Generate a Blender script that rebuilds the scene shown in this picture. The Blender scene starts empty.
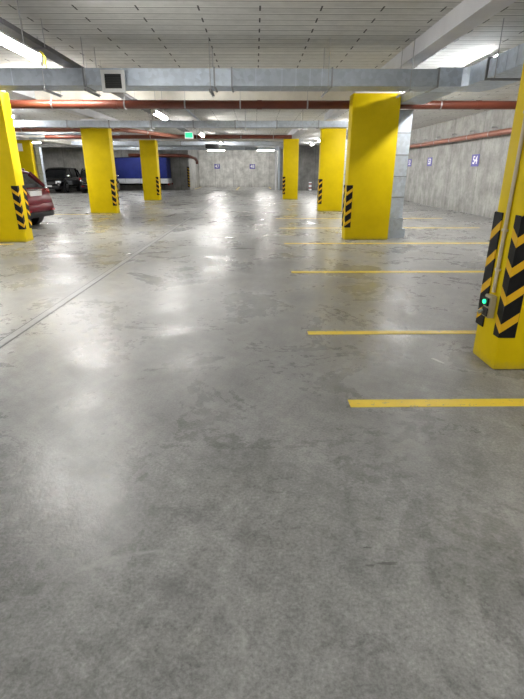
import bpy, bmesh, math, random
from mathutils import Vector, Matrix
random.seed(4)
S = bpy.context.scene
C = S.collection
PI = math.pi

# ------------------------------------------------------------------ materials
def nmat(name):
    m = bpy.data.materials.new(name); m.use_nodes = True
    nt = m.node_tree; b = nt.nodes['Principled BSDF']
    return m, nt, b
def N(nt, t, **kw):
    n = nt.nodes.new(t)
    for k, v in kw.items(): setattr(n, k, v)
    return n
def L(nt, a, b): nt.links.new(a, b)
def math_(nt, op, a, b=None, c=None, clamp=False):
    n = N(nt, 'ShaderNodeMath', operation=op); n.use_clamp = clamp
    for i, v in enumerate((a, b, c)):
        if v is None: continue
        if isinstance(v, (int, float)): n.inputs[i].default_value = v
        else: L(nt, v, n.inputs[i])
    return n.outputs[0]
def ramp(nt, fac, stops):
    r = N(nt, 'ShaderNodeValToRGB'); e = r.color_ramp.elements
    while len(e) < len(stops): e.new(0.5)
    for el, (p, c) in zip(e, stops):
        el.position = p; el.color = (c[0], c[1], c[2], 1) if not isinstance(c, (int, float)) else (c, c, c, 1)
    L(nt, fac, r.inputs[0]); return r.outputs[0]
def mix(nt, fac, a, b, mode='MIX'):
    n = N(nt, 'ShaderNodeMix', data_type='RGBA', blend_type=mode)
    if isinstance(fac, (int, float)): n.inputs[0].default_value = fac
    else: L(nt, fac, n.inputs[0])
    for i, v in ((6, a), (7, b)):
        if isinstance(v, tuple): n.inputs[i].default_value = (v[0], v[1], v[2], 1)
        else: L(nt, v, n.inputs[i])
    return n.outputs[2]
def noise(nt, vec, scale, detail=4, rough=.55, dist=0):
    n = N(nt, 'ShaderNodeTexNoise'); n.inputs['Scale'].default_value = scale
    n.inputs['Detail'].default_value = detail; n.inputs['Roughness'].default_value = rough
    n.inputs['Distortion'].default_value = dist
    if vec is not None: L(nt, vec, n.inputs['Vector'])
    return n.outputs['Fac']
def coords(nt, scale=None):
    t = N(nt, 'ShaderNodeTexCoord').outputs['Object']
    if scale:
        m = N(nt, 'ShaderNodeMapping'); m.inputs['Scale'].default_value = scale
        L(nt, t, m.inputs['Vector']); return m.outputs[0]
    return t
def bump(nt, b, h, strength, dist=.01):
    n = N(nt, 'ShaderNodeBump'); n.inputs['Strength'].default_value = strength
    n.inputs['Distance'].default_value = dist
    L(nt, h, n.inputs['Height']); L(nt, n.outputs[0], b.inputs['Normal'])

def simple(name, col, rough=.5, metal=0., var=.12, vscale=6., bmp=0., emit=None, es=0., coat=0.):
    m, nt, b = nmat(name)
    v = coords(nt)
    f = noise(nt, v, vscale, 4)
    lo = tuple(c*(1-var) for c in col); hi = tuple(min(1, c*(1+var)) for c in col)
    L(nt, ramp(nt, f, [(.3, lo), (.7, hi)]), b.inputs['Base Color'])
    b.inputs['Roughness'].default_value = rough; b.inputs['Metallic'].default_value = metal
    b.inputs['Coat Weight'].default_value = coat
    if bmp: bump(nt, b, noise(nt, v, vscale*8, 3), bmp)
    if emit: 
        b.inputs['Emission Color'].default_value = (*emit, 1); b.inputs['Emission Strength'].default_value = es
    return m

def ring(nt, sep, cx, cy, r, w, warp):
    dx = math_(nt, 'SUBTRACT', sep.outputs[0], cx); dy = math_(nt, 'SUBTRACT', sep.outputs[1], cy)
    d = math_(nt, 'SQRT', math_(nt, 'ADD', math_(nt, 'MULTIPLY', dx, dx), math_(nt, 'MULTIPLY', dy, dy)))
    d = math_(nt, 'ADD', d, warp)
    e = math_(nt, 'ABSOLUTE', math_(nt, 'SUBTRACT', d, r))
    return math_(nt, 'SUBTRACT', 1, math_(nt, 'DIVIDE', e, w), clamp=True)

def floor_material():
    m, nt, b = nmat('polished_concrete')
    v = coords(nt); sep = N(nt, 'ShaderNodeSeparateXYZ'); L(nt, v, sep.inputs[0])
    big = noise(nt, v, .55, 5, .6, .4)
    mid = noise(nt, v, 2.8, 4, .6, .5)
    small = noise(nt, v, 13, 5, .7, .3)
    fine = noise(nt, v, 75, 4, .75)
    base = ramp(nt, big, [(.25, (.204, .204, .200)), (.75, (.288, .288, .283))])
    c = mix(nt, 1., base, ramp(nt, mid, [(.25, .80), (.5, 1.), (.78, 1.18)]), 'MULTIPLY')
    c = mix(nt, 1., c, ramp(nt, small, [(.28, .80), (.5, 1.), (.75, 1.2)]), 'MULTIPLY')
    c = mix(nt, 1., c, ramp(nt, fine, [(.28, .66), (.5, 1.02), (.74, 1.42)]), 'MULTIPLY')
    # brushed, streaky wear
    for sc, rot, k in (((3.2, .5, 1), .15, .6), ((1.2, 9, 1), .75, .5), ((9, 1.1, 1), .5, .45)):
        mp = N(nt, 'ShaderNodeMapping'); mp.inputs['Rotation'].default_value[2] = rot; L(nt, v, mp.inputs['Vector'])
        mp2 = N(nt, 'ShaderNodeMapping'); mp2.inputs['Scale'].default_value = sc; L(nt, mp.outputs[0], mp2.inputs['Vector'])
        c = mix(nt, k, c, ramp(nt, noise(nt, mp2.outputs[0], 2.0, 5, .65, .5), [(.32, .82), (.66, 1.16)]), 'MULTIPLY')
    warp = math_(nt, 'MULTIPLY', math_(nt, 'SUBTRACT', noise(nt, v, 3.0, 4, .6), .5), .26)
    warp2 = math_(nt, 'MULTIPLY', math_(nt, 'SUBTRACT', noise(nt, v, 1.2, 3, .5), .5), .5)
    fade = ramp(nt, noise(nt, v, 4.5, 3), [(.38, .15), (.6, 1.)])
    r1 = math_(nt, 'MULTIPLY', ring(nt, sep, -.44, 1.02, .39, .022, warp), .55)
    up = math_(nt, 'GREATER_THAN', math_(nt, 'ADD', sep.outputs[1], sep.outputs[0]), .45)
    c = mix(nt, math_(nt, 'MULTIPLY', math_(nt, 'MULTIPLY', r1, fade), up), c, (.42, .42, .41))
    for cx, cy, r, w, k in ((-3.4, 2.2, 3.2, .08, .30), (-3.4, 2.2, 3.45, .06, .25), (4.6, 6.0, 4.9, .09, .30), (4.6, 6.0, 5.2, .07, .25), (3.1, 11.5, 4.0, .12, .26), (-2.2, 5.2, 2.6, .1, .22), (-.32, 1.24, .0, .05, .5), (-.24, 1.36, .0, .045, .5), (.1, 4.3, .5, .08, .25), (-5, 9, 4.6, .12, .25)):
        rr = math_(nt, 'MULTIPLY', math_(nt, 'MULTIPLY', ring(nt, sep, cx, cy, r, w, math_(nt, 'MULTIPLY', warp if r < 1 else warp2, .3 if r < 1 else .8)), k*.7), fade)
        c = mix(nt, rr, c, (.095, .094, .092))
    L(nt, c, b.inputs['Base Color'])
    ro = ramp(nt, noise(nt, v, 1.1, 6, .7, .8), [(.36, .19), (.62, .42)])
    ro = mix(nt, 1., ro, ramp(nt, small, [(.3, .85), (.7, 1.2)]), 'MULTIPLY')
    L(nt, ro, b.inputs['Roughness'])
    b.inputs['Specular IOR Level'].default_value = .27
    h = math_(nt, 'ADD', math_(nt, 'MULTIPLY', small, 1.0), math_(nt, 'MULTIPLY', fine, .5))
    bump(nt, b, h, .22, .01)
    return m

def ceiling_material():
    m, nt, b = nmat('ribbed_concrete_ceiling')
    v = coords(nt); sep = N(nt, 'ShaderNodeSeparateXYZ'); L(nt, v, sep.inputs[0])
    X, Y = sep.outputs[0], sep.outputs[1]
    fy = math_(nt, 'FRACT', math_(nt, 'DIVIDE', math_(nt, 'ADD', Y, .01), .235))
    ty = math_(nt, 'ABSOLUTE', math_(nt, 'SUBTRACT', fy, .5))          # 0 centre .. .5 at joint
    joint = math_(nt, 'GREATER_THAN', ty, .45)
    lip = math_(nt, 'MULTIPLY', math_(nt, 'GREATER_THAN', fy, .82), math_(nt, 'LESS_THAN', ty, .45))
    n1 = noise(nt, v, .8, 5, .6); n2 = noise(nt, v, 7, 5, .65)
    base = ramp(nt, n1, [(.3, (.62, .616, .592)), (.7, (.74, .736, .71))])
    base = mix(nt, .6, base, ramp(nt, n2, [(.3, .82), (.7, 1.12)]), 'MULTIPLY')
    # each plank a slightly different grey
    wn = N(nt, 'ShaderNodeTexWhiteNoise', noise_dimensions='1D')
    L(nt, math_(nt, 'FLOOR', math_(nt, 'DIVIDE', math_(nt, 'ADD', Y, .01), .235)), wn.inputs['W'])
    base = mix(nt, .5, base, ramp(nt, wn.outputs['Value'], [(0, .84), (1, 1.1)]), 'MULTIPLY')
    c = mix(nt, math_(nt, 'MULTIPLY', lip, .75), base, (.84, .83, .80))
    c = mix(nt, math_(nt, 'MULTIPLY', joint, .8), c, (.20, .195, .185))
    fx = math_(nt, 'FRACT', math_(nt, 'DIVIDE', math_(nt, 'ADD', X, .295), .73))
    dx = math_(nt, 'LESS_THAN', math_(nt, 'ABSOLUTE', math_(nt, 'SUBTRACT', fx, .5)), .014)
    dy = math_(nt, 'LESS_THAN', math_(nt, 'FRACT', math_(nt, 'DIVIDE', math_(nt, 'ADD', Y, .09), .47)), .40)
    dash = math_(nt, 'MULTIPLY', dx, dy)
    c = mix(nt, math_(nt, 'MULTIPLY', dash, .92), c, (.03, .03, .03))
    L(nt, c, b.inputs['Base Color']); b.inputs['Roughness'].default_value = .85
    h = math_(nt, 'SUBTRACT', math_(nt, 'MULTIPLY', n2, .15), math_(nt, 'ADD', math_(nt, 'MULTIPLY', joint, 1.), dash))
    bump(nt, b, h, .6, .02)
    return m

def wall_material(name, axis, off, per, dark=1.):
    m, nt, b = nmat(name)
    v = coords(nt); sep = N(nt, 'ShaderNodeSeparateXYZ'); L(nt, v, sep.inputs[0])
    A = sep.outputs[axis]; Z = sep.outputs[2]
    n1 = noise(nt, v, 1.6, 6, .66, .15); n2 = noise(nt, coords(nt, (4, 4, .8)), 1.6, 6, .65)
    n3 = noise(nt, v, 14, 4, .65)
    c = ramp(nt, n1, [(.32, (.31*dark, .308*dark, .295*dark)), (.66, (.56*dark, .556*dark, .535*dark))])
    c = mix(nt, .8, c, ramp(nt, n2, [(.3, .82), (.7, 1.1)]), 'MULTIPLY')
    c = mix(nt, .6, c, ramp(nt, n3, [(.25, .72), (.5, 1.02), (.8, 1.14)]), 'MULTIPLY')
    f = math_(nt, 'FRACT', math_(nt, 'DIVIDE', math_(nt, 'SUBTRACT', A, off), per))
    j = math_(nt, 'GREATER_THAN', math_(nt, 'ABSOLUTE', math_(nt, 'SUBTRACT', f, .5)), .5-.012/per)
    c = mix(nt, math_(nt, 'MULTIPLY', j, .7), c, (.11*dark, .11*dark, .105*dark))
    # dirt splashed up from the floor
    low = math_(nt, 'SUBTRACT', 1, math_(nt, 'DIVIDE', math_(nt, 'ADD', Z, math_(nt, 'MULTIPLY', n2, .9)), .75), clamp=True)
    c = mix(nt, math_(nt, 'MULTIPLY', low, .7), c, (.17*dark, .165*dark, .15*dark))
    # tie holes
    vo = N(nt, 'ShaderNodeTexVoronoi'); vo.inputs['Scale'].default_value = .9; L(nt, v, vo.inputs['Vector'])
    hole = math_(nt, 'LESS_THAN', vo.outputs['Distance'], .055)
    c = mix(nt, math_(nt, 'MULTIPLY', hole, .6), c, (.14, .14, .13))
    L(nt, c, b.inputs['Base Color']); b.inputs['Roughness'].default_value = .8
    bump(nt, b, math_(nt, 'SUBTRACT', math_(nt, 'MULTIPLY', n3, .5), j), .4, .01)
    return m

def yellow_material():
    m, nt, b = nmat('yellow_paint')
    v = coords(nt)
    n1 = noise(nt, v, 3, 5, .6); n2 = noise(nt, v, 30, 4, .7)
    c = ramp(nt, n1, [(.3, (.62, .455, .001)), (.7, (.71, .53, .002))])
    spots = math_(nt, 'GREATER_THAN', n2, .74)
    sep = N(nt, 'ShaderNodeSeparateXYZ'); L(nt, v, sep.inputs[0])
    low = math_(nt, 'SUBTRACT', 1, math_(nt, 'DIVIDE', math_(nt, 'ADD', sep.outputs[2], math_(nt, 'MULTIPLY', n2, .12)), .13), clamp=True)
    c = mix(nt, math_(nt, 'MULTIPLY', spots, .3), c, (.35, .24, .03))
    c = mix(nt, math_(nt, 'MULTIPLY', low, .8), c, (.30, .24, .08))
    L(nt, c, b.inputs['Base Color']); b.inputs['Roughness'].default_value = .5; b.inputs['Specular IOR Level'].default_value = .15
    bump(nt, b, math_(nt, 'ADD', n1, math_(nt, 'MULTIPLY', n2, .3)), .18, .012)
    return m

def line_material():
    m, nt, b = nmat('worn_yellow_line_paint')
    v = coords(nt)
    n2 = noise(nt, v, 22, 5, .75); n1 = noise(nt, v, 3, 4)
    c = ramp(nt, n1, [(.3, (.72, .52, .04)), (.7, (.84, .63, .07))])
    w = math_(nt, 'MULTIPLY', math_(nt, 'GREATER_THAN', math_(nt, 'ADD', n2, math_(nt, 'MULTIPLY', n1, .25)), .74), .75)
    c = mix(nt, w, c, (.26, .25, .22))
    L(nt, c, b.inputs['Base Color']); b.inputs['Roughness'].default_value = .4
    return m

def galv_material(name='galvanised_sheet', col=(.44, .485, .545)):
    m, nt, b = nmat(name)
    v = coords(nt)
    vo = N(nt, 'ShaderNodeTexVoronoi'); vo.inputs['Scale'].default_value = 16; L(nt, v, vo.inputs['Vector'])
    c = ramp(nt, vo.outputs['Color'], [(0, tuple(x*.86 for x in col)), (1, tuple(min(1, x*1.1) for x in col))])
    c = mix(nt, .5, c, ramp(nt, noise(nt, v, 1.2, 4), [(.3, .85), (.7, 1.1)]), 'MULTIPLY')
    L(nt, c, b.inputs['Base Color'])
    b.inputs['Metallic'].default_value = .75
    L(nt, ramp(nt, noise(nt, v, 5, 4), [(.3, .42), (.7, .58)]), b.inputs['Roughness'])
    return m

def guard_material():
    # black rubber with yellow chevrons; the two legs run along local +x and +y from the corner
    m, nt, b = nmat('black_and_yellow_chevron_rubber')
    v = coords(nt); sep = N(nt, 'ShaderNodeSeparateXYZ'); L(nt, v, sep.inputs[0])
    u = math_(nt, 'MAXIMUM', sep.outputs[0], sep.outputs[1])
    s = math_(nt, 'SUBTRACT', sep.outputs[2], math_(nt, 'MULTIPLY', u, .75))
    f = math_(nt, 'FRACT', math_(nt, 'DIVIDE', math_(nt, 'ADD', s, 1.189), .205))
    st = math_(nt, 'LESS_THAN', f, .33)
    edge = math_(nt, 'MULTIPLY', math_(nt, 'LESS_THAN', u, .112), 1.)
    st = math_(nt, 'MULTIPLY', st, edge)
    n = noise(nt, v, 40, 3)
    c = mix(nt, st, ramp(nt, n, [(.3, .003), (.7, .006)]), (.66, .38, .01))
    L(nt, c, b.inputs['Base Color']); b.inputs['Roughness'].default_value = .6; b.inputs['Specular IOR Level'].default_value = .2
    return m

def rim_mat(): return simple('alloy_rim', (.62, .63, .65), .3, .9)

M = dict(
    floor=floor_material(), ceil=ceiling_material(),
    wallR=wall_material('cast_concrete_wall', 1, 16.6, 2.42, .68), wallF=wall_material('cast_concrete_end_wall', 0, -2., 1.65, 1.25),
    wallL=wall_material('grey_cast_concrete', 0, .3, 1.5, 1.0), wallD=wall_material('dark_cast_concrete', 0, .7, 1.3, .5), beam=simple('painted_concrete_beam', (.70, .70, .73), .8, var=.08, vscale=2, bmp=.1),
    bwhite=simple('rough_cream_concrete', (.62, .60, .54), .8, var=.1, vscale=3, bmp=.1),
    yellow=yellow_material(), line=line_material(), galv=galv_material(), galv2=galv_material('bright_galvanised_sheet', (.56, .62, .70)),
    flange=simple('duct_flange_steel', (.30, .31, .33), .5, .8), steel=simple('zinc_threaded_steel', (.42, .42, .43), .45, .85),
    tray=simple('dark_cable_tray_steel', (.17, .17, .18), .55, .6), cable=simple('black_cable', (.02, .02, .022), .6),
    grey_cable=simple('grey_cable', (.25, .25, .26), .6),
    pipe=simple('red_brown_drain_pipe', (.135, .034, .018), .38, var=.15, vscale=3), pipe2=simple('orange_brown_drain_pipe', (.27, .10, .065), .35, var=.15, vscale=3),
    guard=guard_material(), white=simple('white_enamel', (.78, .78, .78), .4, var=.03), black=simple('black_plastic', (.012, .012, .013), .45),
    grille=simple('dark_grille', (.02, .02, .02), .6), conduit=simple('beige_conduit_plastic', (.52, .46, .33), .5, var=.05),
    box=simple('beige_switch_box_plastic', (.40, .36, .24), .5, var=.05), signw=simple('white_sign_vinyl', (.82, .82, .86), .5, var=.02),
    signb=simple('violet_blue_sign_panel', (.10, .09, .36), .5, var=.05),
    lamp=simple('lit_lamp_diffuser', (.9, .9, .9), .4, var=.01, emit=(1., .985, .95), es=1.),
    exitg=simple('lit_green_sign_panel', (.02, .35, .18), .4, emit=(.02, .8, .35), es=.3), green=simple('lit_green_lens', (.02, .5, .25), .3, emit=(.02, 1., .3), es=1.2), clip=simple('yellow_plastic_clip', (.8, .7, .05), .5),
    red=simple('dark_red_car_paint', (.085, .002, .008), .3, .0, var=.04, coat=.1), blackpaint=simple('black_car_paint', (.003, .003, .004), .12, .2, var=.04, coat=1.),
    glass=simple('dark_car_glass', (.004, .005, .006), .06, 0, var=.02, coat=.6), tyre=simple('tyre_rubber', (.006, .006, .006), .8), rim=rim_mat(),
    darktrim=simple('dark_bumper_plastic', (.010, .010, .011), .55), tail=simple('red_tail_lamp_lens', (.22, .006, .006), .15), headl=simple('clear_headlamp_lens', (.6, .62, .65), .12, .3),
    plate=simple('white_number_plate', (.5, .5, .5), .35, var=.02), chrome=simple('chrome', (.8, .8, .8), .12, 1.),
    tarp=simple('blue_tarpaulin', (.012, .02, .13), .5, var=.2, vscale=2, bmp=.2), silver=simple('silver_truck_panel', (.50, .52, .56), .4, .5),
    stain=simple('dark_oil_stain', (.11, .109, .105), .45, var=.3, vscale=30), chip=simple('white_paint_fleck', (.62, .62, .60), .6),
    slot=simple('dark_drain_slot', (.09, .09, .09), .7), grate=simple('worn_steel_drain_cover', (.27, .27, .27), .42, .1, var=.2, vscale=9),
    orange=simple('orange_reflector', (.8, .25, .03), .4),
)
LAMP_E = 92.0
M['lamp'].node_tree.nodes['Principled BSDF'].inputs['Emission Strength'].default_value = LAMP_E

for k_, v_ in (('red', .25), ('darktrim', .25), ('tyre', .2), ('black', .3), ('tarp', .2), ('blackpaint', .4)): M[k_].node_tree.nodes['Principled BSDF'].inputs['Specular IOR Level'].default_value = v_
# ------------------------------------------------------------------ mesh helpers
class MB:
    def __init__(s): s.bm = bmesh.new()
    def box(s, x0, y0, z0, x1, y1, z1, bev=0.):
        r = bmesh.ops.create_cube(s.bm, size=1)['verts']
        for v in r:
            v.co = Vector(((x0+x1)/2+v.co.x*(x1-x0), (y0+y1)/2+v.co.y*(y1-y0), (z0+z1)/2+v.co.z*(z1-z0)))
        if bev:
            es = list({e for v in r for e in v.link_edges})
            bmesh.ops.bevel(s.bm, geom=es, offset=bev, segments=2, affect='EDGES', profile=.5)
        return s
    def cyl(s, a, b, r, seg=12, r2=None):
        a, b = Vector(a), Vector(b); d = b-a
        q = d.to_track_quat('Z', 'Y').to_matrix().to_4x4()
        bmesh.ops.create_cone(s.bm, cap_ends=True, segments=seg, radius1=r, radius2=r if r2 is None else r2, depth=d.length,
                              matrix=Matrix.Translation((a+b)/2) @ q)
        return s
    def tube(s, pts, r, seg=10):
        pts = [Vector(p) for p in pts]; rings = []
        up = Vector((0, 0, 1))
        for i, p in enumerate(pts):
            t = (pts[min(i+1, len(pts)-1)]-pts[max(i-1, 0)]).normalized()
            a = t.cross(up)
            if a.length < 1e-3: a = t.cross(Vector((0, 1, 0)))
            a.normalize(); b2 = t.cross(a).normalized()
            rings.append([s.bm.verts.new(p+(a*math.cos(k*2*PI/seg)+b2*math.sin(k*2*PI/seg))*r) for k in range(seg)])
        for r0, r1 in zip(rings, rings[1:]):
            for k in range(seg): s.bm.faces.new((r0[k], r0[(k+1) % seg], r1[(k+1) % seg], r1[k]))
        s.bm.faces.new(rings[0][::-1]); s.bm.faces.new(rings[-1])
        return s
    def prism(s, poly, axis, a, b):
        # poly in the two other axes, extruded along axis from a to b
        def mk(p, t):
            return {'x': (t, p[0], p[1]), 'y': (p[0], t, p[1]), 'z': (p[0], p[1], t)}[axis]
        v0 = [s.bm.verts.new(mk(p, a)) for p in poly]; v1 = [s.bm.verts.new(mk(p, b)) for p in poly]
        n = len(poly)
        for i in range(n): s.bm.faces.new((v0[i], v0[(i+1) % n], v1[(i+1) % n], v1[i]))
        s.bm.faces.new(v0[::-1]); s.bm.faces.new(v1)
        return s
    def loft(s, rings, cap=True):
        vs = [[s.bm.verts.new(p) for p in r] for r in rings]; n = len(rings[0])
        for a, b in zip(vs, vs[1:]):
            for k in range(n): s.bm.faces.new((a[k], a[(k+1) % n], b[(k+1) % n], b[k]))
        if cap: s.bm.faces.new(vs[0][::-1]); s.bm.faces.new(vs[-1])
        return s
    def build(s, name, mat, parent=None, smooth=False, loc=None, rotz=0., subsurf=0):
        bmesh.ops.recalc_face_normals(s.bm, faces=s.bm.faces)
        me = bpy.data.meshes.new(name); s.bm.to_mesh(me); s.bm.free()
        me.materials.append(mat)
        o = bpy.data.objects.new(name, me); C.objects.link(o)
        if smooth:
            for p in me.polygons: p.use_smooth = True
            if not subsurf: me.set_sharp_from_angle(angle=math.radians(38))
        if subsurf:
            md = o.modifiers.new('smooth', 'SUBSURF'); md.levels = subsurf; md.render_levels = subsurf
        if parent: o.parent = parent
        if loc: o.location = loc
        o.rotation_euler.z = rotz
        return o
def thing(name, label, cat, loc=(0, 0, 0), rotz=0., group=None):
    o = bpy.data.objects.new(name, None); C.objects.link(o); o.empty_display_size = .1
    o.location = loc; o.rotation_euler = (0, 0, rotz); o['label'] = label; o['category'] = cat
    if group: o['group'] = group
    return o
def tag(o, label, cat, group=None):
    o['label'] = label; o['category'] = cat
    if group: o['group'] = group
    return o
def struct(o): o['kind'] = 'structure'; return o
def sbox(name, mat, *a): return struct(MB().box(*a).build(name, mat))
def copy_tree(o, parent=None):
    c = o.copy(); C.objects.link(c); c.parent = parent
    for ch in [x for x in bpy.data.objects if x.parent == o]: copy_tree(ch, c)
    return c

# ------------------------------------------------------------------ setting
CZ = 3.2
XL, XR, YB, YF = -18., 7.48, -7., 45.6
sbox('floor', M['floor'], XL-.3, YB-.3, -.2, XR+.3, YF+.3, 0)
sbox('ceiling', M['ceil'], XL-.3, YB-.3, CZ, XR+.3, YF+.3, CZ+.25)
sbox('wall_right', M['wallR'], XR, YB-.3, 0, XR+.3, YF+.3, CZ)
sbox('wall_left', M['wallD'], XL-.3, YB-.3, 0, XL, YF+.3, CZ)
sbox('wall_back', M['wallF'], XL, YB-.3, 0, XR, YB, CZ)
sbox('wall_far', M['wallF'], -5.2, YF, 0, 1.9, YF+.3, CZ)
sbox('wall_far_left', M['wallL'], XL, 38.6, 0, -8.6, YF+.3, CZ)
sbox('wall_far_left_corner', M['wallD'], -8.6, 38.6, 0, -5.2, YF+.3, CZ)
sbox('wall_far_left_return', M['wallR'], -5.2, 38.6, 0, -5.12, YF, CZ)
sbox('wall_far_right', M['wallD'], 1.9, 38., 0, XR, YF+.3, CZ)
# ceiling beams
sbox('trim_1', M['beam'], 2.37, YB, 2.985, 2.62, 17.5, CZ)
sbox('trim_2', M['beam'], 1.72, 20.4, 2.92, 2.1, 38., CZ)
sbox('trim_3', M['beam'], -5.42, YB, 2.985, -5.17, 38.6, CZ)
sbox('trim_4', M['bwhite'], -10.95, YB, 2.8, -10.45, 38.6, CZ)
sbox('trim_5', M['wallD'], XL, 33.6, 2.86, -4.2, 34.0, CZ)
sbox('trim_6', M['bwhite'], -5.17, 12.4, 2.97, 2.37, 12.7, CZ)
sbox('trim_7', M['bwhite'], -5.17, 20.2, 2.97, 1.7, 20.5, CZ)
sbox('trim_8', M['bwhite'], -5.17, 28., 2.97, 1.72, 28.3, CZ)

# ------------------------------------------------------------------ pillars
def guard(parent, x, y, sx, sy, z0=.26, z1=1.12, rot=0.):
    """L-shaped corner strip at a pillar's vertical edge; sx, sy: directions of the two legs"""
    t = .009
    wx, wy = {(1, 1): (.115, .075), (-1, 1): (.075, .115), (-1, -1): (.05, .11), (1, -1): (.11, .05)}[(sx, sy)]
    m = MB()
    m.box(0, -t, 0, wx, 0, z1-z0, .002); m.box(-t, -t, 0, 0, wy, z1-z0, .002)
    a = {(1, 1): 0, (-1, 1): PI/2, (-1, -1): PI, (1, -1): -PI/2}[(sx, sy)]
    o = m.build('corner_guard', M['guard'], parent, loc=(x, y, z0), rotz=a)
    o['label'] = 'black rubber guard with yellow chevrons'
    return o
def pillar(x0, y0, x1, y1, top, label, guards):
    cx, cy = (x0+x1)/2, (y0+y1)/2
    t = thing('concrete_pillar', label, 'pillar', (cx, cy, 0), group='yellow pillars of the garage')
    hx, hy = (x1-x0)/2, (y1-y0)/2
    MB().box(-hx, -hy, 0, hx, hy, top, .018).build('shaft', M['yellow'], t, smooth=True)
    zt = 2.985 if x0 > 1.5 or x0 > -6 else 2.8
    if zt > top: MB().box(-hx+.04, -hy+.04, top, hx-.04, hy-.04, zt).build('capital', M['beam'], t)
    for gx, gy in guards:
        guard(t, gx*hx, gy*hy, -gx, -gy)
    return t
lc = [(-1, -1), (-1, 1)]; rc = [(1, -1), (1, 1)]
P_near = pillar(1.78, 3.17, 2.73, 3.53, 2.82, 'nearest yellow pillar at the right edge with a conduit and switch box', lc)
pillar(1.93, 10.22, 2.88, 10.58, 2.82, 'yellow pillar right of centre with a vertical silver duct on its right', lc)
pillar(2.33, 17.82, 3.2, 18.18, 2.88, 'yellow pillar just behind and left of the big centre right pillar', lc)
pillar(1.45, 25.45, 2.22, 25.85, 2.9, 'farthest yellow pillar on the right of the aisle', lc)
pillar(-5.75, 9.97, -4.81, 10.32, 2.82, 'yellow pillar at the left edge in front of the red car', rc)
pillar(-5.78, 17.0, -4.86, 17.4, 2.8, 'yellow pillar on the left between the black cars and blue truck', rc)
pillar(-5.62, 24.65, -4.83, 25.2, 2.8, 'farthest yellow pillar on the left in front of the blue truck', rc)
pillar(-11.85, 24.7, -10.92, 25.05, 2.8, 'distant yellow pillar behind the red car at far left', [])
# striped guard on the corner of the far left wall
g = MB(); g.box(0, -.012, 0, .16, -.002, 1.5, .002); g.box(-.012, -.012, 0, -.002, .16, 1.5, .002)
tag(g.build('corner_guard', M['guard'], None, loc=(-5.118, 38.598, .2), rotz=PI/2), 'striped guard on the far corner of the dark wall beside the blue truck', 'corner guard')

# conduit and switch box on the nearest pillar
t = thing('electrical_conduit', 'beige vertical conduit with clips down the side of the nearest pillar', 'conduit', (1.765, 3.335, 0))
MB().cyl((0, 0, .56), (0, 0, 2.98), .0125, 14).build('tube', M['conduit'], t, smooth=True)
for z in (.72, 1.0, 1.75, 2.5):
    MB().box(-.014, -.022, z, .015, .022, z+.018, .003).build('clip', M['conduit'], t)
t = thing('switch_box', 'small beige switch box with a glowing green lamp on the nearest pillar', 'switch box', (1.78, 3.335, .37))
MB().box(-.05, -.045, 0, 0, .045, .17, .008).build('housing', M['box'], t, smooth=True)
MB().box(-.066, -.035, .09, -.05, .04, .15, .004).build('lamp_bezel', M['darktrim'], t)
MB().cyl((-.066, .0, .12), (-.078, .0, .12), .016, 16).build('green_lamp', M['green'], t, smooth=True)['label'] = 'glowing green lens'
MB().box(-.06, -.04, .012, -.05, .04, .075, .004).build('socket', M['black'], t)
MB().cyl((-.06, .025, .045), (-.09, .025, .03), .016, 12).build('plug', M['steel'], t, smooth=True)

# ------------------------------------------------------------------ floor markings
def line(x0, y0, x1, y1, label, group='yellow bay lines on the right'):
    tag(MB().box(x0, y0, 0, x1, y1, .003).build('parking_line', M['line']), label, 'floor line', group)
line(.60, 2.60, 5.9, 2.70, 'nearest yellow bay line, in front of the nearest pillar')
line(.48, 4.00, 5.9, 4.09, 'second yellow bay line from the front, just behind the nearest pillar')
line(.53, 6.74, 5.9, 6.86, 'third yellow bay line from the front, in the open right bays')
line(.60, 9.64, 5.9, 9.75, 'yellow bay line just before the pillar with the silver duct')
line(.62, 12.4, 5.9, 12.5, 'faint yellow bay line between the two centre right pillars')
line(.65, 15.0, 5.9, 15.1, 'faint far yellow bay line before the second centre right pillar')
line(-10.2, 9.62, -4.95, 9.72, 'yellow bay line at the foot of the leftmost pillar', 'yellow bay lines on the left')
line(-10.2, 16.6, -4.95, 16.7, 'yellow bay line in front of the left pillar by the black cars', 'yellow bay lines on the left')
line(-1.5, 38.2, -1.4, 45.4, 'yellow line running up to the end wall between its two signs', 'yellow bay lines by the end wall')
line(1.25, 40.5, 1.35, 45.4, 'short yellow line at the right end of the end wall', 'yellow bay lines by the end wall')
line(-5.0, 40.3, -4.9, 45.4, 'yellow line along the left side of the end recess', 'yellow bay lines by the end wall')

t = thing('drain_channel', 'long narrow drain channel running down the aisle floor', 'drain', (0, 0, 0))
xa, xb = -2.27, -1.86
def strip(o0, o1, z, ya=2.2, yb=44.):
    k = (xb-xa)/(40)
    return [(xa+o0+k*(ya-3.5), ya), (xa+o1+k*(ya-3.5), ya), (xa+o1+k*(yb-3.5), yb), (xa+o0+k*(yb-3.5), yb)]
MB().prism(strip(0, .11, 0), 'z', 0, .0015).build('channel_slot', M['slot'], t)
MB().prism(strip(.018, .092, 0), 'z', .0015, .004).build('channel_cover', M['grate'], t)

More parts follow.
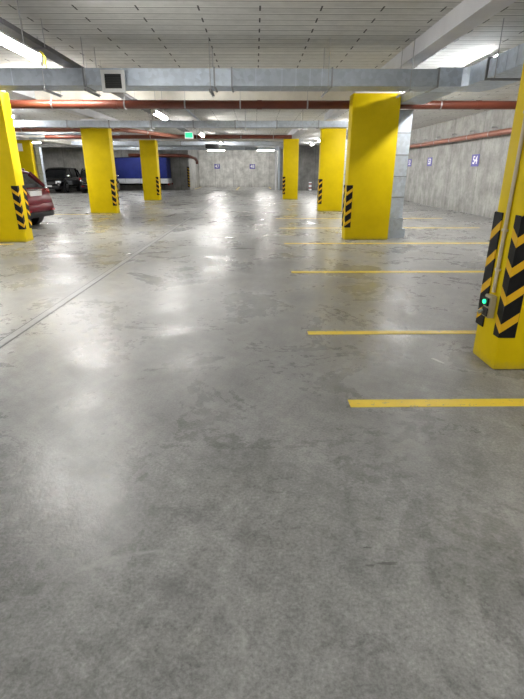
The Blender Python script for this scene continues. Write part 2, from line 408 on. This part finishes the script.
def blob(cx, cy, rx, ry, seed, n=22, irregular=.35):
    random.seed(seed); p = []
    for k in range(n):
        a = k*2*PI/n; r = 1+random.uniform(-irregular, irregular)
        p.append((cx+math.cos(a)*rx*r, cy+math.sin(a)*ry*r))
    return p
for cx, cy, rx, ry, sd, lb in ((.50, 1.35, .038, .008, 3, 'largest of the dark stains in the right foreground'), (.43, 1.34, .015, .005, 5, 'small dark stain left of the largest foreground stain'), (.44, 1.43, .018, .005, 8, 'faint small stain farthest back in the right foreground')):
    tag(MB().prism(blob(cx, cy, rx, ry, sd), 'z', 0, .001).build('oil_stain', M['stain']), lb, 'stain', 'dark stains in the right foreground')
tag(MB().prism([(-3.57, 8.52), (-3.2, 8.58), (-2.8, 8.98), (-2.86, 9.02), (-3.25, 8.72), (-3.55, 8.64)], 'z', 0, .001).build('wet_mark', M['stain']), 'dark damp streak on the floor left of the drain channel', 'stain')
tag(MB().prism([(1.395, 3.41), (1.425, 3.415), (1.475, 3.31), (1.455, 3.30)], 'z', 0, .001).build('paint_fleck', M['chip']), 'white paint fleck on the floor beside the nearest pillar', 'paint mark')

# ------------------------------------------------------------------ ventilation
Y0, Y1, Z0, Z1 = 7.92, 8.42, 2.59, 2.82
t = thing('ventilation_duct', 'large galvanised duct crossing the whole ceiling in front of the pillars', 'duct', (0, 8.17, Z0))
def part(mb, name, mat, t, base, **kw):
    o = mb.build(name, mat, t, **kw)
    for v in o.data.vertices: v.co -= Vector(base)
    return o
B = (0, 8.17, Z0)
secs = [(-12., -5.5), (-5.5, -2.54), (-2.54, -.60), (-.60, -.34), (-.34, 1.16), (1.16, 2.76)]
for i, (a, b_) in enumerate(secs):
    part(MB().box(a+.004, Y0, Z0, b_-.004, Y1, Z1, .004), 'duct_section', M['galv2'] if i in (3, 2) else M['galv'], t, B)
for x in (-5.5, -2.54, -.60, -.34, 1.16, 2.76):
    part(MB().box(x-.012, Y0-.016, Z0-.016, x+.012, Y1+.016, Z1+.016), 'flange', M['flange'], t, B)
for x in (.02, .41, .62, .83, 1.01, -.95, -1.22, -1.41, -1.59, -1.78, -3.6, -4.2):       # folded seams
    part(MB().box(x-.005, Y0-.004, Z0, x+.005, Y1, Z1+.004), 'seam', M['galv2'], t, B)
# elbow and the branch running back towards the viewer on the right
el = [(2.77, Y0), (3.12, Y0), (3.2, Y0-.08), (3.2, 7.3), (3.75, 7.3), (3.75, 8.1), (3.62, Y1), (2.77, Y1)]
part(MB().prism(el, 'z', Z0, Z1+.02), 'elbow', M['galv2'], t, B)
part(MB().box(3.185, 7.27, Z0-.02, 3.765, 7.295, Z1+.03), 'flange', M['flange'], t, B)
for a, b_ in ((5.4, 7.25), (3.4, 5.4), (1.4, 3.4)):
    part(MB().box(3.2, a+.005, Z0, 3.75, b_-.005, Z1, .004), 'duct_section', M['galv2'], t, B)
for y in (5.4, 3.4):
    part(MB().box(3.18, y-.016, Z0-.02, 3.77, y+.016, Z1+.02), 'flange', M['flange'], t, B)
for y in (6.98, 6.75, 6.5, 6.2, 5.9):
    part(MB().box(3.194, y-.006, Z0, 3.75, y+.006, Z1+.004), 'seam', M['galv2'], t, B)
# stub that serves the riser behind the centre right pillar
part(MB().box(2.92, Y1+.01, Z0+.07, 3.43, 10.55, Z1, .004), 'duct_section', M['galv'], t, B)
# outlet with a grille on the front
part(MB().box(-2.2, 7.82, 2.54, -1.95, Y0, 2.74), 'outlet_box', M['galv2'], t, B)
fr = MB()
x0, x1, z0, z1 = -2.25, -1.905, 2.485, 2.775
for bx in ((x0, x0+.05, z0, z1), (x1-.05, x1, z0, z1), (x0+.05, x1-.05, z0, z0+.05), (x0+.05, x1-.05, z1-.05, z1)):
    fr.box(bx[0], 7.79, bx[2], bx[1], 7.82, bx[3])
part(fr, 'outlet_frame', M['white'], t, B)
gr = MB().box(x0+.05, 7.81, z0+.05, x1-.05, 7.817, z1-.05)
for k in range(6): gr.box(x0+.05, 7.80, z0+.07+k*.03, x1-.05, 7.81, z0+.076+k*.03)
part(gr, 'grille', M['grille'], t, B)

def riser(x, y, w, d, label, foot=True, zt=2.56):
    t = thing('duct_riser', label, 'duct', (x, y, .0))
    z = .45 if foot else 0.
    while z < zt-.12:
        z2 = min(z+.42, zt-.1); MB().box(-w/2, -d/2, z+.003, w/2, d/2, z2-.003, .004).build('riser_section', M['galv2'], t); z = z2
        MB().box(-w/2-.008, -d/2-.008, z-.008, w/2+.008, d/2+.008, z+.008).build('joint_band', M['flange'], t)
    if foot:
        MB().box(-w/2-.02, -d/2-.02, 0, w/2+.02, d/2+.02, .44, .004).build('intake_box', M['galv'], t)
        MB().box(w/2+.02, -d/2+.04, .0, w/2+.11, d/2-.04, .2, .004).build('intake_mouth', M['galv'], t)
    return t
riser(3.09, 10.615, .27, .25, 'bright vertical duct with a box foot behind the centre right pillar', zt=2.655)
riser(3.33, 18.35, .2, .26, 'thin bright vertical duct behind the second centre right pillar')
riser(-10.72, 25.1, .2, .26, 'grey vertical duct beside the distant yellow pillar behind the red car', False, 2.6)
tag(MB().box(1.75, 37.72, .02, 1.9, 37.98, 3.18, .01).build('downpipe_casing', M['galv']), 'pale vertical casing at the right corner of the end recess', 'duct')
bt = MB(); bt.box(1.52, 37.8, 0, 1.66, 37.95, 3.17, .008)
tag(bt.build('service_riser', M['beam']), 'slim grey riser left of the farthest right pillar by the end recess', 'riser')

def cross_duct(y, z0, z1, d, xa, xb, step, label, mat='galv', breaks=()):
    t = thing('ventilation_duct', label, 'duct', ((xa+xb)/2, y+d/2, z0))
    cx = (xa+xb)/2; x = xa; k = 0
    while x < xb-.05:
        x2 = min(x+step, xb)
        MB().box(x-cx+.004, -d/2, 0, x2-cx-.004, d/2, z1-z0, .004).build('duct_section', M[mat if k % 3 else 'galv2'], t)
        if x2 < xb-.05: MB().box(x2-cx-.016, -d/2-.02, -.02, x2-cx+.016, d/2+.02, z1-z0+.015).build('flange', M['flange'], t)
        x = x2; k += 1
    return t
cross_duct(16.2, 2.69, 2.872, .45, -12.5, 3.4, 1.32, 'second silver duct crossing behind the nearest red brown pipe')
cross_duct(26.6, 2.66, 2.84, .4, -9.6, 1.68, 1.9, 'third silver duct crossing above the far bays')
cross_duct(33.0, 2.68, 2.85, .4, -10.2, 1.6, 2.4, 'farthest silver duct crossing before the end recess')

# hangers: two threaded rods and an angle bracket each
def hanger(x, y0, y1, zb, label, group='rod hangers of the front duct', zc=CZ):
    t = thing('duct_hanger', label, 'hanger', (x, (y0+y1)/2, zb-.05), group=group)
    h = (y1-y0)/2
    for s in (-1, 1):
        MB().cyl((0, s*h, -.03), (0, s*h, zc-zb+.05), .0055, 8).build('rod', M['steel'], t)
    m = MB(); m.box(-.018, -h-.06, -.004, .018, h+.06, .0); m.box(-.018, -h-.06, 0, -.015, h+.06, .028) if False else m.box(-.018, -h-.06, -.03, -.015, h+.06, -.004)
    m.build('bracket', M['flange'], t)
    for s in (-1, 1): MB().cyl((0, s*h, -.014), (0, s*h, -.004), .012, 6).build('nut', M['steel'], t)
    return t
for x, lb in ((-3.12, 'duct hanger beneath the front duct below the big left lamp'), (-2.50, 'duct hanger left of the square black grille'),
              (-.66, 'duct hanger at the left flange of the bright centre section'), (1.10, 'duct hanger at the flange above the pipe right of centre'),
              (2.335, 'duct hanger just right of the centre right pillar top')):
    hanger(x, Y0-.05, Y1+.05, Z0-.002, lb)
t = hanger(3.475, 6.60, 7.24, Z0-.004, 'duct hanger under the right branch of the front duct')
t.rotation_euler.z = PI/2
for x, lb in ((-8.2, 'leftmost hanger of the second duct'), (-3.3, 'hanger of the second duct left of the lamp row'), (-.3, 'hanger of the second duct near the middle'), (1.5, 'hanger of the second duct left of the pillar')):
    hanger(x, 16.15, 16.7, 2.685, lb, 'rod hangers of the second duct')

# ------------------------------------------------------------------ pipes
def pipe(pts, r, mat, label, clamps=(), group='red brown drain pipes', collars=(), wall=None):
    p0 = pts[0]
    t = thing('drain_pipe', label, 'pipe', p0, group=group)
    loc = [(p[0]-p0[0], p[1]-p0[1], p[2]-p0[2]) for p in pts]
    MB().tube(loc, r, 20).build('pipe_run', M[mat], t, smooth=True)
    def place(f):
        acc = []; tot = 0
        for a, b_ in zip(loc, loc[1:]):
            l = (Vector(b_)-Vector(a)).length; acc.append((tot, l, Vector(a), Vector(b_))); tot += l
        d = f
        for s0, l, a, b_ in acc:
            if d <= s0+l: return a+(b_-a)*((d-s0)/l), (b_-a).normalized()
        return acc[-1][3], (acc[-1][3]-acc[-1][2]).normalized()
    for f in collars:
        c, d = place(f); MB().cyl(c-d*.05, c+d*.05, r*1.09, 20).build('socket_collar', M[mat], t, smooth=True)
    for f in clamps:
        c, d = place(f)
        m = MB().cyl(c-d*.014, c+d*.014, r*1.13, 20)
        m.build('pipe_clamp', M['steel'], t, smooth=True)
        top = CZ-p0[2]-c.z
        if wall is None: MB().cyl(c+Vector((0, 0, r)), (c.x, c.y, CZ-p0[2]), .0055, 8).build('rod', M['steel'], t)
        else:
            m = MB(); m.box(c.x, c.y-.02, c.z+r+.09, wall-p0[0], c.y+.02, c.z+r+.13); m.cyl(c+Vector((0, 0, r)), c+Vector((0, 0, r+.1)), .007, 8)
            m.build('wall_bracket', M['steel'], t)
    return t
pipe([(-9.5, 10.87, 2.69), (6.9, 10.87, 2.69)], .082, 'pipe', 'long red brown pipe crossing the ceiling just behind the front duct', (1.6, 3.5, 5.3, 6.8, 8.05, 9.2, 10.6, 13.4, 15.3), collars=(2.1, 5.9, 6.6, 9.6, 14.2))
pipe([(-9., 22., 2.77), (1.6, 22., 2.77)], .08, 'pipe', 'second red brown pipe crossing farther back over the aisle', (2, 4.5, 6.5, 8.4, 9.8), collars=(3, 7.3))
pipe([(-9.6, 17.9, 2.74), (-4.7, 17.9, 2.74), (-4.3, 18.3, 2.73), (-3.2, 21.0, 2.72), (-3.0, 21.6, 2.72)], .07, 'pipe2', 'orange brown pipe bending away above the farthest left pillar', (1.5, 4.2, 6.2), collars=(3, 5.2, 6.8))
pipe([(-9.5, 37.9, 2.5), (-5.4, 37.7, 2.46), (-5.0, 37.6, 2.42), (-4.6, 38.6, 2.3), (-4.5, 38.9, 2.1), (-4.5, 38.9, 1.9)], .11, 'pipe', 'red brown pipe over the blue truck ending in a bend at the end recess', (), collars=(2., 4., 4.9))
rp = [.9+1.55*k for k in range(13)]
pipe([(7.3, 5.5, 2.47), (7.3, 26.5, 2.46)], .082, 'pipe2', 'orange brown pipe running along the right concrete wall', rp, collars=(1.2, 3.3, 6.0, 9.6, 11.2, 14.1, 17.0, 19.4), wall=7.48)

def thin_pipe(p, q, r, label, mat='galv'):
    t = thing('service_pipe', label, 'pipe', p, group='thin steel service pipes')
    d = Vector(q)-Vector(p)
    MB().cyl((0, 0, 0), d, r, 14).build('pipe_run', M[mat], t, smooth=True)
    for f in (.2, .5, .8):
        c = d*f; MB().cyl(c, (c.x, c.y, CZ-p[2]-.001), .005, 8).build('rod', M['steel'], t)
thin_pipe((-10.4, 20.8, 2.80), (-5.5, 20.8, 2.80), .05, 'thin steel pipe crossing above the left bays before the far pillar')
thin_pipe((-10.4, 23.6, 2.80), (-3.0, 23.6, 2.80), .045, 'second thin steel pipe crossing above the left bays')
thin_pipe((-10.3, 29.6, 2.78), (1.4, 29.6, 2.78), .06, 'thin steel pipe crossing the far aisle before the end recess')
thin_pipe((-1.9, 13.2, 3.0), (-1.9, 19.6, 3.0), .03, 'thin steel pipe running beside the cable tray')

# ------------------------------------------------------------------ cable tray and lamps
t = thing('cable_tray', 'long dark cable tray running away along the ceiling left of centre', 'cable tray', (-2.82, 0, 2.88))
for a, b_ in ((-6, 0), (0, 6), (6, 12), (12, 18), (18, 24), (24, 30), (30, 36)):
    m = MB(); m.box(-.1, a, 0, .1, b_-.01, .004); m.box(-.1, a, .004, -.096, b_-.01, .06); m.box(.096, a, .004, .1, b_-.01, .06)
    m.build('tray_section', M['tray'], t)
m = MB()
for k, xo in enumerate((-.06, -.03, .0, .035, .065)):
    m.tube([(xo+.006*math.sin(y*1.3+k), y, .016) for y in [(-6+i*.7) for i in range(60)]], .011, 6)
o = m.build('cable_bundle', M['cable'], t); o['kind'] = 'stuff'
def tray_hanger(y, label):
    t = thing('tray_hanger', label, 'hanger', (-2.82, y, 2.86), group='rod hangers of the cable tray')
    for s in (-1, 1): MB().cyl((s*.125, 0, 0), (s*.125, 0, CZ-2.86), .005, 8).build('rod', M['steel'], t)
    MB().box(-.15, -.02, -.004, .15, .02, .018).build('bracket', M['tray'], t)
for y, lb in ((4.6, 'nearest tray hanger above the big left lamp'), (7.0, 'tray hanger just behind the big left lamp'), (9.4, 'tray hanger just behind the front duct'), (11.8, 'tray hanger before the second lamp'), (15.4, 'tray hanger behind the second lamp'), (21.5, 'tray hanger behind the green sign'), (27.5, 'farthest rod hanger of the cable tray over the aisle')):
    tray_hanger(y, lb)

def lamp(x, y, z, label, ln=1.35, rotz=0., drop=None, group='strip lamps of the lamp row'):
    t = thing('strip_lamp', label, 'lamp', (x, y, z), rotz, group)
    m = MB(); h = ln/2
    prof = [(-.055, .06), (-.05, .025), (-.03, .004), (0, -.002), (.03, .004), (.05, .025), (.055, .06)]
    m.prism(prof, 'y', -h+.03, h-.03); m.build('diffuser', M['lamp'], t)
    MB().prism([(-.062, .06), (.062, .06), (.05, .088), (-.05, .088)], 'y', -h, h).build('housing', M['white'], t)
    for s in (-1, 1):
        MB().box(-.058, min(s*h, s*(h-.03)), -.004, .058, max(s*h, s*(h-.03)), .06, .004).build('end_cap', M['white'], t)
        MB().cyl((0, s*h*.6, .088), (0, s*h*.6, (drop if drop is not None else CZ+.01)-z), .006, 8).build('suspension', M['steel'], t)
    return t
row = [(-2.43, 5.33, 2.54, 'big bright strip lamp at the upper left edge under the cable tray'), (-2.15, 11.72, 2.53, 'strip lamp behind the front duct under the cable tray'),
       (-2.0, 19.0, 2.62, 'strip lamp beside the green exit sign'), (-1.75, 25.6, 2.68, 'small distant strip lamp by the flat black hanging box')]
for x, y, z, lb in row: lamp(x, y, z, lb, 1.4)
for x, y, lb in ((-.9, -3.2, 'added unseen strip lamp behind the viewer over the aisle'), (1.2, -5.6, 'last added unseen strip lamp behind the viewer by the back wall'),  # unseen lamps added to brighten pillar fronts, floor and ceiling
                 (-5.9, 2.6, 'added unseen strip lamp over the left bays level with the viewer'), (-4.0, 10.3, 'added strip lamp hidden behind the front duct by the leftmost pillar')):
    lamp(x, y, 2.93 if y > 15 else 3.07, lb, 1.4, PI/2, group='added strip lamps across the aisle')
t = thing('cable_clip', 'bright yellow plastic clip at the end of the big left lamp', 'clip', (-2.40, 6.06, 2.55))
MB().tube([(0, 0, .09), (.03, .0, .07), (.05, .0, .03), (.03, .0, -.03), (.05, 0, -.06)], .014, 8).build('clip_band', M['clip'], t, smooth=True)
for y, lb in ((9.2, 'glowing strip lamp on the ceiling behind the right end of the front duct'), (16.0, 'strip lamp over the right bays beyond the centre right pillar'), (23., 'strip lamp over the right bays near the far pillars'), (30.5, 'strip lamp over the right bays near the dark end wall'), (.2, 'added unseen strip lamp over the nearest right bays')):  # the lamp over the nearest bays is added to brighten the near pillar
    lamp(3.95, y, 3.07, lb, 1.4, group='strip lamps over the right bays')
for y, lb in ((5.8, 'strip lamp over the left bays nearest the viewer'), (14.2, 'strip lamp above the red car'), (21.0, 'strip lamp over the left bays before the black cars'), (30.5, 'strip lamp over the black cars')):
    lamp(-8.6, y, 3.0, lb, 1.4, group='strip lamps over the left bays')
for x, y, lb in ((3.95, 12.7, 'added strip lamp over the right bays behind the pillar with the silver duct'), (3.95, 19.6, 'added strip lamp over the right bays level with the third pillar'), (3.95, 27., 'added strip lamp over the right bays beyond the farthest pillar'), (3.95, 34.6, 'added strip lamp just before the dark right end wall'),  # extra lamps added over both side bays to brighten the far half
                 (-8.6, 25.6, 'added strip lamp over the left bays near the blue truck'), (-8.2, 34.9, 'added strip lamp right above the blue truck')):
    lamp(x, y, 3.05, lb, 1.4, group='added strip lamps over the side bays')
lamp(-8.0, 15.75, 2.9, 'long lit strip lamp across the left bays before the second duct', 1.5, PI/2, group='strip lamps over the left bays')
lamp(-13.6, 30.8, 2.95, 'strip lamp in front of the black cars by the far left wall', 1.4, PI/2, group='strip lamps over the left bays')
lamp(-14.3, 26.5, 2.95, 'added unseen strip lamp in the far left corner near the black cars', 1.4, group='strip lamps over the left bays')  # added out of view to lift the dim far left
lamp(.9, 41.8, 2.95, 'right strip lamp laid across inside the end recess', 1.4, PI/2, group='strip lamps by the end recess')
lamp(-3.2, 41.8, 2.95, 'left strip lamp laid across inside the end recess', 1.4, PI/2, group='strip lamps by the end recess')

t = thing('exit_sign', 'small green emergency exit sign hanging from the ceiling over the aisle', 'exit sign', (-2.62, 20.3, 2.60))
MB().box(-.17, -.03, 0, .17, .03, .24, .006).build('sign_case', M['white'], t)
MB().box(-.14, -.036, .03, .14, -.03, .21).build('green_panel', M['exitg'], t)['label'] = 'lit green panel'
for s in (-.05, .12): MB().cyl((s, 0, .24), (s, 0, CZ-2.62), .006, 8).build('rod', M['steel'], t)
t = thing('hanging_box', 'flat black box hanging from the ceiling over the far aisle', 'hanging box', (-2.12, 25.2, 2.44))
MB().box(-.34, -.1, 0, .34, .1, .2, .01).build('box_body', M['black'], t)
for s in (-.25, .25): MB().cyl((s, 0, .2), (s, 0, CZ-2.44), .007, 8).build('rod', M['steel'], t)
tag(MB().box(-.12, -.02, 0, .12, 0, .34, .004).build('small_sign', M['signw'], loc=(-11.42, 24.7, 2.3)), 'small pale sign high on the distant pillar behind the red car', 'sign')

# ------------------------------------------------------------------ numbered signs
def text_mesh(txt, size):
    cu = bpy.data.curves.new('number', 'FONT'); cu.body = txt; cu.size = size; cu.align_x = 'CENTER'; cu.align_y = 'CENTER'; cu.extrude = .003; cu.offset = .006
    o = bpy.data.objects.new('number', cu); C.objects.link(o)
    bpy.context.view_layer.update()
    me = bpy.data.meshes.new_from_object(o.evaluated_get(bpy.context.evaluated_depsgraph_get()))
    bpy.data.objects.remove(o); return me
def number_sign(txt, loc, rotz, w, h, label):
    t = thing('bay_number_sign', label, 'sign', loc, rotz, 'blue bay number signs')
    MB().box(-w/2, -.012, -h/2, w/2, 0, h/2, .002).build('sign_panel', M['signb'], t)
    me = text_mesh(txt, h*.92); me.materials.clear(); me.materials.append(M['signw'])
    o = bpy.data.objects.new('number', me); C.objects.link(o); o.parent = t
    o.rotation_euler = (PI/2, 0, 0); o.location = (0, -.015, 0); o['label'] = 'white digits'
number_sign('54', (7.475, 16.85, 1.73), -PI/2, .56, .38, 'blue sign reading 54 on the right concrete wall')
number_sign('53', (7.475, 21.25, 1.76), -PI/2, .54, .34, 'blue sign reading 53 on the right concrete wall')
number_sign('52', (7.475, 24.0, 1.76), -PI/2, .54, .32, 'blue sign reading 52, farthest on the right wall')
number_sign('47', (-3.46, 45.59, 1.78), 0, .50, .40, 'left blue number sign reading 47 on the end wall')
number_sign('48', (-.24, 45.59, 1.77), 0, .50, .40, 'right blue number sign reading 48 on the end wall')

# small red and white post by the dark wall
t = thing('marker_post', 'small red and white marker post by the dark end wall', 'post', (4.12, 36.6, 0))
MB().cyl((0, 0, 0), (0, 0, .03), .14, 16).build('base', M['black'], t)
MB().cyl((0, 0, .03), (0, 0, .62), .11, 16).build('post_body', M['signw'], t, smooth=True)
for z in (.16, .44): MB().cyl((0, 0, z), (0, 0, z+.1), .113, 16).build('stripe_band', M['tail'], t, smooth=True)

# ------------------------------------------------------------------ vehicles
def wheel(parent, x, y, side, r=.34, w=.22):
    c = (x, y, r)
    m = MB(); seg = 28
    prof = [(-w/2, r*.62), (-w/2, r*.9), (-w/2+.03, r), (w/2-.03, r), (w/2, r*.9), (w/2, r*.62)]
    rings = [[(math.cos(k*2*PI/seg)*pr, py, math.sin(k*2*PI/seg)*pr) for k in range(seg)] for py, pr in prof]
    m.loft(rings, cap=True)
    t = m.build('wheel', M['tyre'], parent, smooth=True, loc=c)
    rm = MB(); yo = side*(w/2+.002)
    for k in range(5):
        a = k*2*PI/5+.3
        d = Vector((math.cos(a), 0, math.sin(a))); n = Vector((-math.sin(a), 0, math.cos(a)))
        pts = [d*.03+n*.035, d*r*.62+n*.055, d*r*.62-n*.055, d*.03-n*.035]
        rm.prism([(p.x, p.z) for p in pts], 'y', yo-.012, yo+.012)
    rm.cyl((0, yo-.015, 0), (0, yo+.015, 0), .055, 14)
    for k in range(24):
        a, b2 = k*2*PI/24, (k+1)*2*PI/24; ro, ri = r*.66, r*.58
        rm.prism([(math.cos(a)*ri, math.sin(a)*ri), (math.cos(a)*ro, math.sin(a)*ro), (math.cos(b2)*ro, math.sin(b2)*ro), (math.cos(b2)*ri, math.sin(b2)*ri)], 'y', yo-.012, yo+.012)
    rm.build('rim', M['rim'], t)
    return t

def car(loc, rotz, label, paint, L_=4.3, W=1.8, H=1.58, name='parked_car', cat='car', trimcol='darktrim'):
    """local +x is the nose"""
    t = thing(name, label, cat, loc, rotz)
    hl = L_/2; hw = W/2
    # station: x, half width factor, sill z, belt z (upper surface), crown
    st = [(-hl, .72, .50, .66), (-hl+.04, .84, .40, .80), (-hl+.12, .92, .32, .92), (-hl+.24, .96, .28, 1.0), (-hl+.5, 1., .24, 1.04), (-.9, 1., .22, 1.02), (0., 1., .22, 1.0),
          (.75, 1., .22, .98), (1.15, 1., .22, .98), (hl-.55, .98, .24, .90), (hl-.2, .92, .26, .80), (hl-.05, .84, .30, .68), (hl, .74, .36, .58)]
    rings = []
    for x, f, zs, zb in st:
        w = hw*f; h = zb-zs
        half = [(w*.55, zs), (w*.93, zs), (w*.985, zs+h*.15), (w, zs+h*.45), (w*.985, zs+h*.7), (w*.95, zs+h*.88), (w*.86, zb), (w*.45, zb+.03)]
        rings.append([(x, y, z) for y, z in half]+[(x, -y, z) for y, z in half[::-1]])
    MB().loft(rings).build('body', paint, t, smooth=True, subsurf=2)
    # cabin (glass) and roof
    cb = [(-hl+.20, .84, .98, 1.0, .84), (-hl+.52, .87, .98, H*.90, .75), (-hl+.80, .885, .97, H*.975, .715), (-.5, .885, .96, H-.01, .71), (.15, .885, .95, H-.03, .71), (.42, .88, .94, H-.13, .72), (1.12, .84, .93, .99, .82)]
    rings = []
    for x, wb, zb, zt, wt in cb:
        a, b2 = hw*wb, hw*wt
        half = [(a, zb), (a+(b2-a)*.45, zb+(zt-zb)*.5), (b2, zt-.03 if zt-zb > .1 else zt), (b2*.6, zt)]
        rings.append([(x, y, z) for y, z in half]+[(x, -y, z) for y, z in half[::-1]])
    MB().loft(rings).build('window_glass', M['glass'], t, smooth=True)
    rr = []
    for x, wb, zb, zt, wt in cb[1:6]:
        b2 = hw*wt
        half = [(b2*1.03, zt-.05), (b2*1.0, zt+.002), (b2*.6, zt+.03)]
        rr.append([(x, y, z) for y, z in half]+[(x, -y, z) for y, z in half[::-1]])
    MB().loft(rr).build('roof', paint, t, smooth=True)
    def bar(p, q, r=.03): return MB().tube([p, q], r, 8)
    for s in (-1, 1):
        bar((-hl+.22, s*hw*.83, 1.0), (-hl+.54, s*hw*.745, H*.90), .055).build('pillar_trim', paint, t, smooth=True)
        bar((.42, s*hw*.735, H-.14), (1.1, s*hw*.83, .99), .035).build('pillar_trim', paint, t, smooth=True)
        bar((-.15, s*hw*.895, .98), (-.2, s*hw*.73, H-.05), .03).build('pillar_trim', M['black'], t, smooth=True)
        bar((-1.25, s*hw*.895, .99), (-1.35, s*hw*.735, H-.05), .045).build('pillar_trim', paint, t, smooth=True)
        # lamps
        MB().box(-hl+.10, s*hw*.80-.08, .80, -hl+.24, s*hw*.80+.08, .97, .04).build('tail_lamp', M['tail'], t, smooth=True)
        MB().box(hl-.30, s*hw*.72-.17, .62, hl-.07, s*hw*.72+.15, .78, .04).build('head_lamp', M['headl'], t, smooth=True)
        m = MB(); m.box(.88, s*hw*1.0-.02 if s < 0 else s*hw*1.0-.06, 1.0, 1.0, s*hw*1.0+.06 if s < 0 else s*hw+.14, 1.13, .03) if s > 0 else m.box(.88, -hw-.14, 1.0, 1.0, -hw+.06, 1.13, .03)
        m.build('wing_mirror', M['chrome'] if paint is M['blackpaint'] else paint, t, smooth=True)
        for wx in (-hl+.82, hl-.86):
            MB().cyl((wx, s*(hw-.24), .36), (wx, s*(hw+.004), .36), .40, 32).build('wheel_arch', M['black'], t, smooth=True)
            wheel(t, wx, s*(hw-.09), s)
        MB().box(-.5, s*hw*.995-.012, .80, -.35, s*hw*.995+.02, .825, .005).build('door_handle', M['chrome'], t)
    MB().box(-hl-.0, -hw*.80, .27, -hl+.35, hw*.80, .42, .05).build('rear_bumper', M[trimcol], t, smooth=True)
    MB().box(-hl-.05, -hw*.76, .40, -hl+.2, hw*.76, .62, .08).build('bumper_cover', paint, t, smooth=True)
    MB().box(hl-.3, -hw*.78, .26, hl+.035, hw*.78, .44, .05).build('front_bumper', M['darktrim'], t, smooth=True)
    MB().box(hl-.1, -hw*.42, .58, hl+.012, hw*.42, .68, .012).build('grille', M['grille'], t)
    MB().box(-hl+.035, -.26, .80, -hl+.12, .26, .92, .005).build('number_plate', M['plate'], t)
    MB().box(hl+.03, -.26, .40, hl+.045, .26, .51, .003).build('number_plate', M['plate'], t)
    MB().box(-hl+.06, -.33, .94, -hl+.14, .33, .965, .008).build('tailgate_trim', M['chrome'], t)
    MB().box(-hl-.058, -.62, .42, -hl-.03, -.46, .47, .006).build('reflector', M['tail'], t)
    MB().box(-hl-.058, .46, .42, -hl-.03, .62, .47, .006).build('reflector', M['tail'], t)
    return t
# red car: tail towards the aisle, turned a little
phi = math.radians(8); r_ = Vector((math.cos(phi), -math.sin(phi)))
R_ = Vector((-5.47, 12.55)); ctr = R_ - r_*2.15
car((ctr.x, ctr.y, 0), PI-phi, 'dark red hatchback seen from behind beside the leftmost pillar', M['red'], 4.1, 1.74, 1.50)
car((-13.75, 35.0, 0), -PI/2, 'black estate car with alloy wheels facing the viewer by the far left wall', M['blackpaint'], 4.4, 1.82, 1.62)
car((-10.75, 34.4, 0), PI/2, 'black car seen from behind right of the black estate, half hidden by a pillar', M['blackpaint'], 4.1, 1.76, 1.60)

t = thing('covered_truck', 'small truck with blue tarpaulin cover parked along the dark far wall', 'truck', (-8.5, 37.62, 0))
MB().box(-2.0, -.85, .86, 2.0, .85, 2.32, .05).build('tarpaulin_cover', M['tarp'], t, smooth=True)
MB().box(-2.05, -.88, .52, 2.05, .88, .86, .02).build('side_boards', M['silver'], t)
for x in (-1.1, 0, 1.1): MB().box(x-.02, -.895, .52, x+.02, -.88, .86).build('board_post', M['flange'], t)
MB().box(-3.3, -.4, .40, 2.0, .4, .52).build('chassis', M['darktrim'], t)
MB().prism([(-3.6, .35), (-3.6, .95), (-3.25, 1.25), (-2.95, 1.9), (-2.1, 1.9), (-2.1, .35)], 'y', -.82, .82).build('cab', M['silver'], t)
MB().prism([(-3.2, 1.25), (-2.93, 1.8), (-2.3, 1.8), (-2.3, 1.25)], 'y', -.83, .83).build('cab_window', M['glass'], t)
for x in (-2.9, .35):
    for s in (-1, 1): wheel(t, x, s*.72, s, .33, .2)
MB().box(2.03, -.84, .40, 2.10, -.64, .54, .01).build('tail_lamp', M['tail'], t)
MB().box(2.03, .64, .40, 2.10, .84, .54, .01).build('tail_lamp', M['tail'], t)
MB().box(2.0, -.3, .56, 2.08, .3, .68).build('number_plate', M['plate'], t)

# ------------------------------------------------------------------ world, camera, view
w = bpy.data.worlds.new('dim_garage'); S.world = w; w.use_nodes = True
w.node_tree.nodes['Background'].inputs[0].default_value = (.5, .5, .5, 1); w.node_tree.nodes['Background'].inputs[1].default_value = .05
cam = bpy.data.cameras.new('camera'); co = bpy.data.objects.new('camera', cam); C.objects.link(co)
cam.sensor_fit = 'VERTICAL'; cam.sensor_height = 36; cam.lens = 463/699*36; cam.clip_end = 200
co.location = (0, 0, 1.4)
yaw = math.atan(7*math.cos(math.radians(21.1))/463)
co.rotation_euler = (PI/2-math.radians(21.1), 0, -yaw)
S.camera = co
vs = S.view_settings; vs.view_transform = 'Standard'; vs.look = 'None'; vs.gamma = 1; vs.use_curve_mapping = False; vs.exposure = 1.08
S.cycles.max_bounces = 8; S.cycles.diffuse_bounces = 5
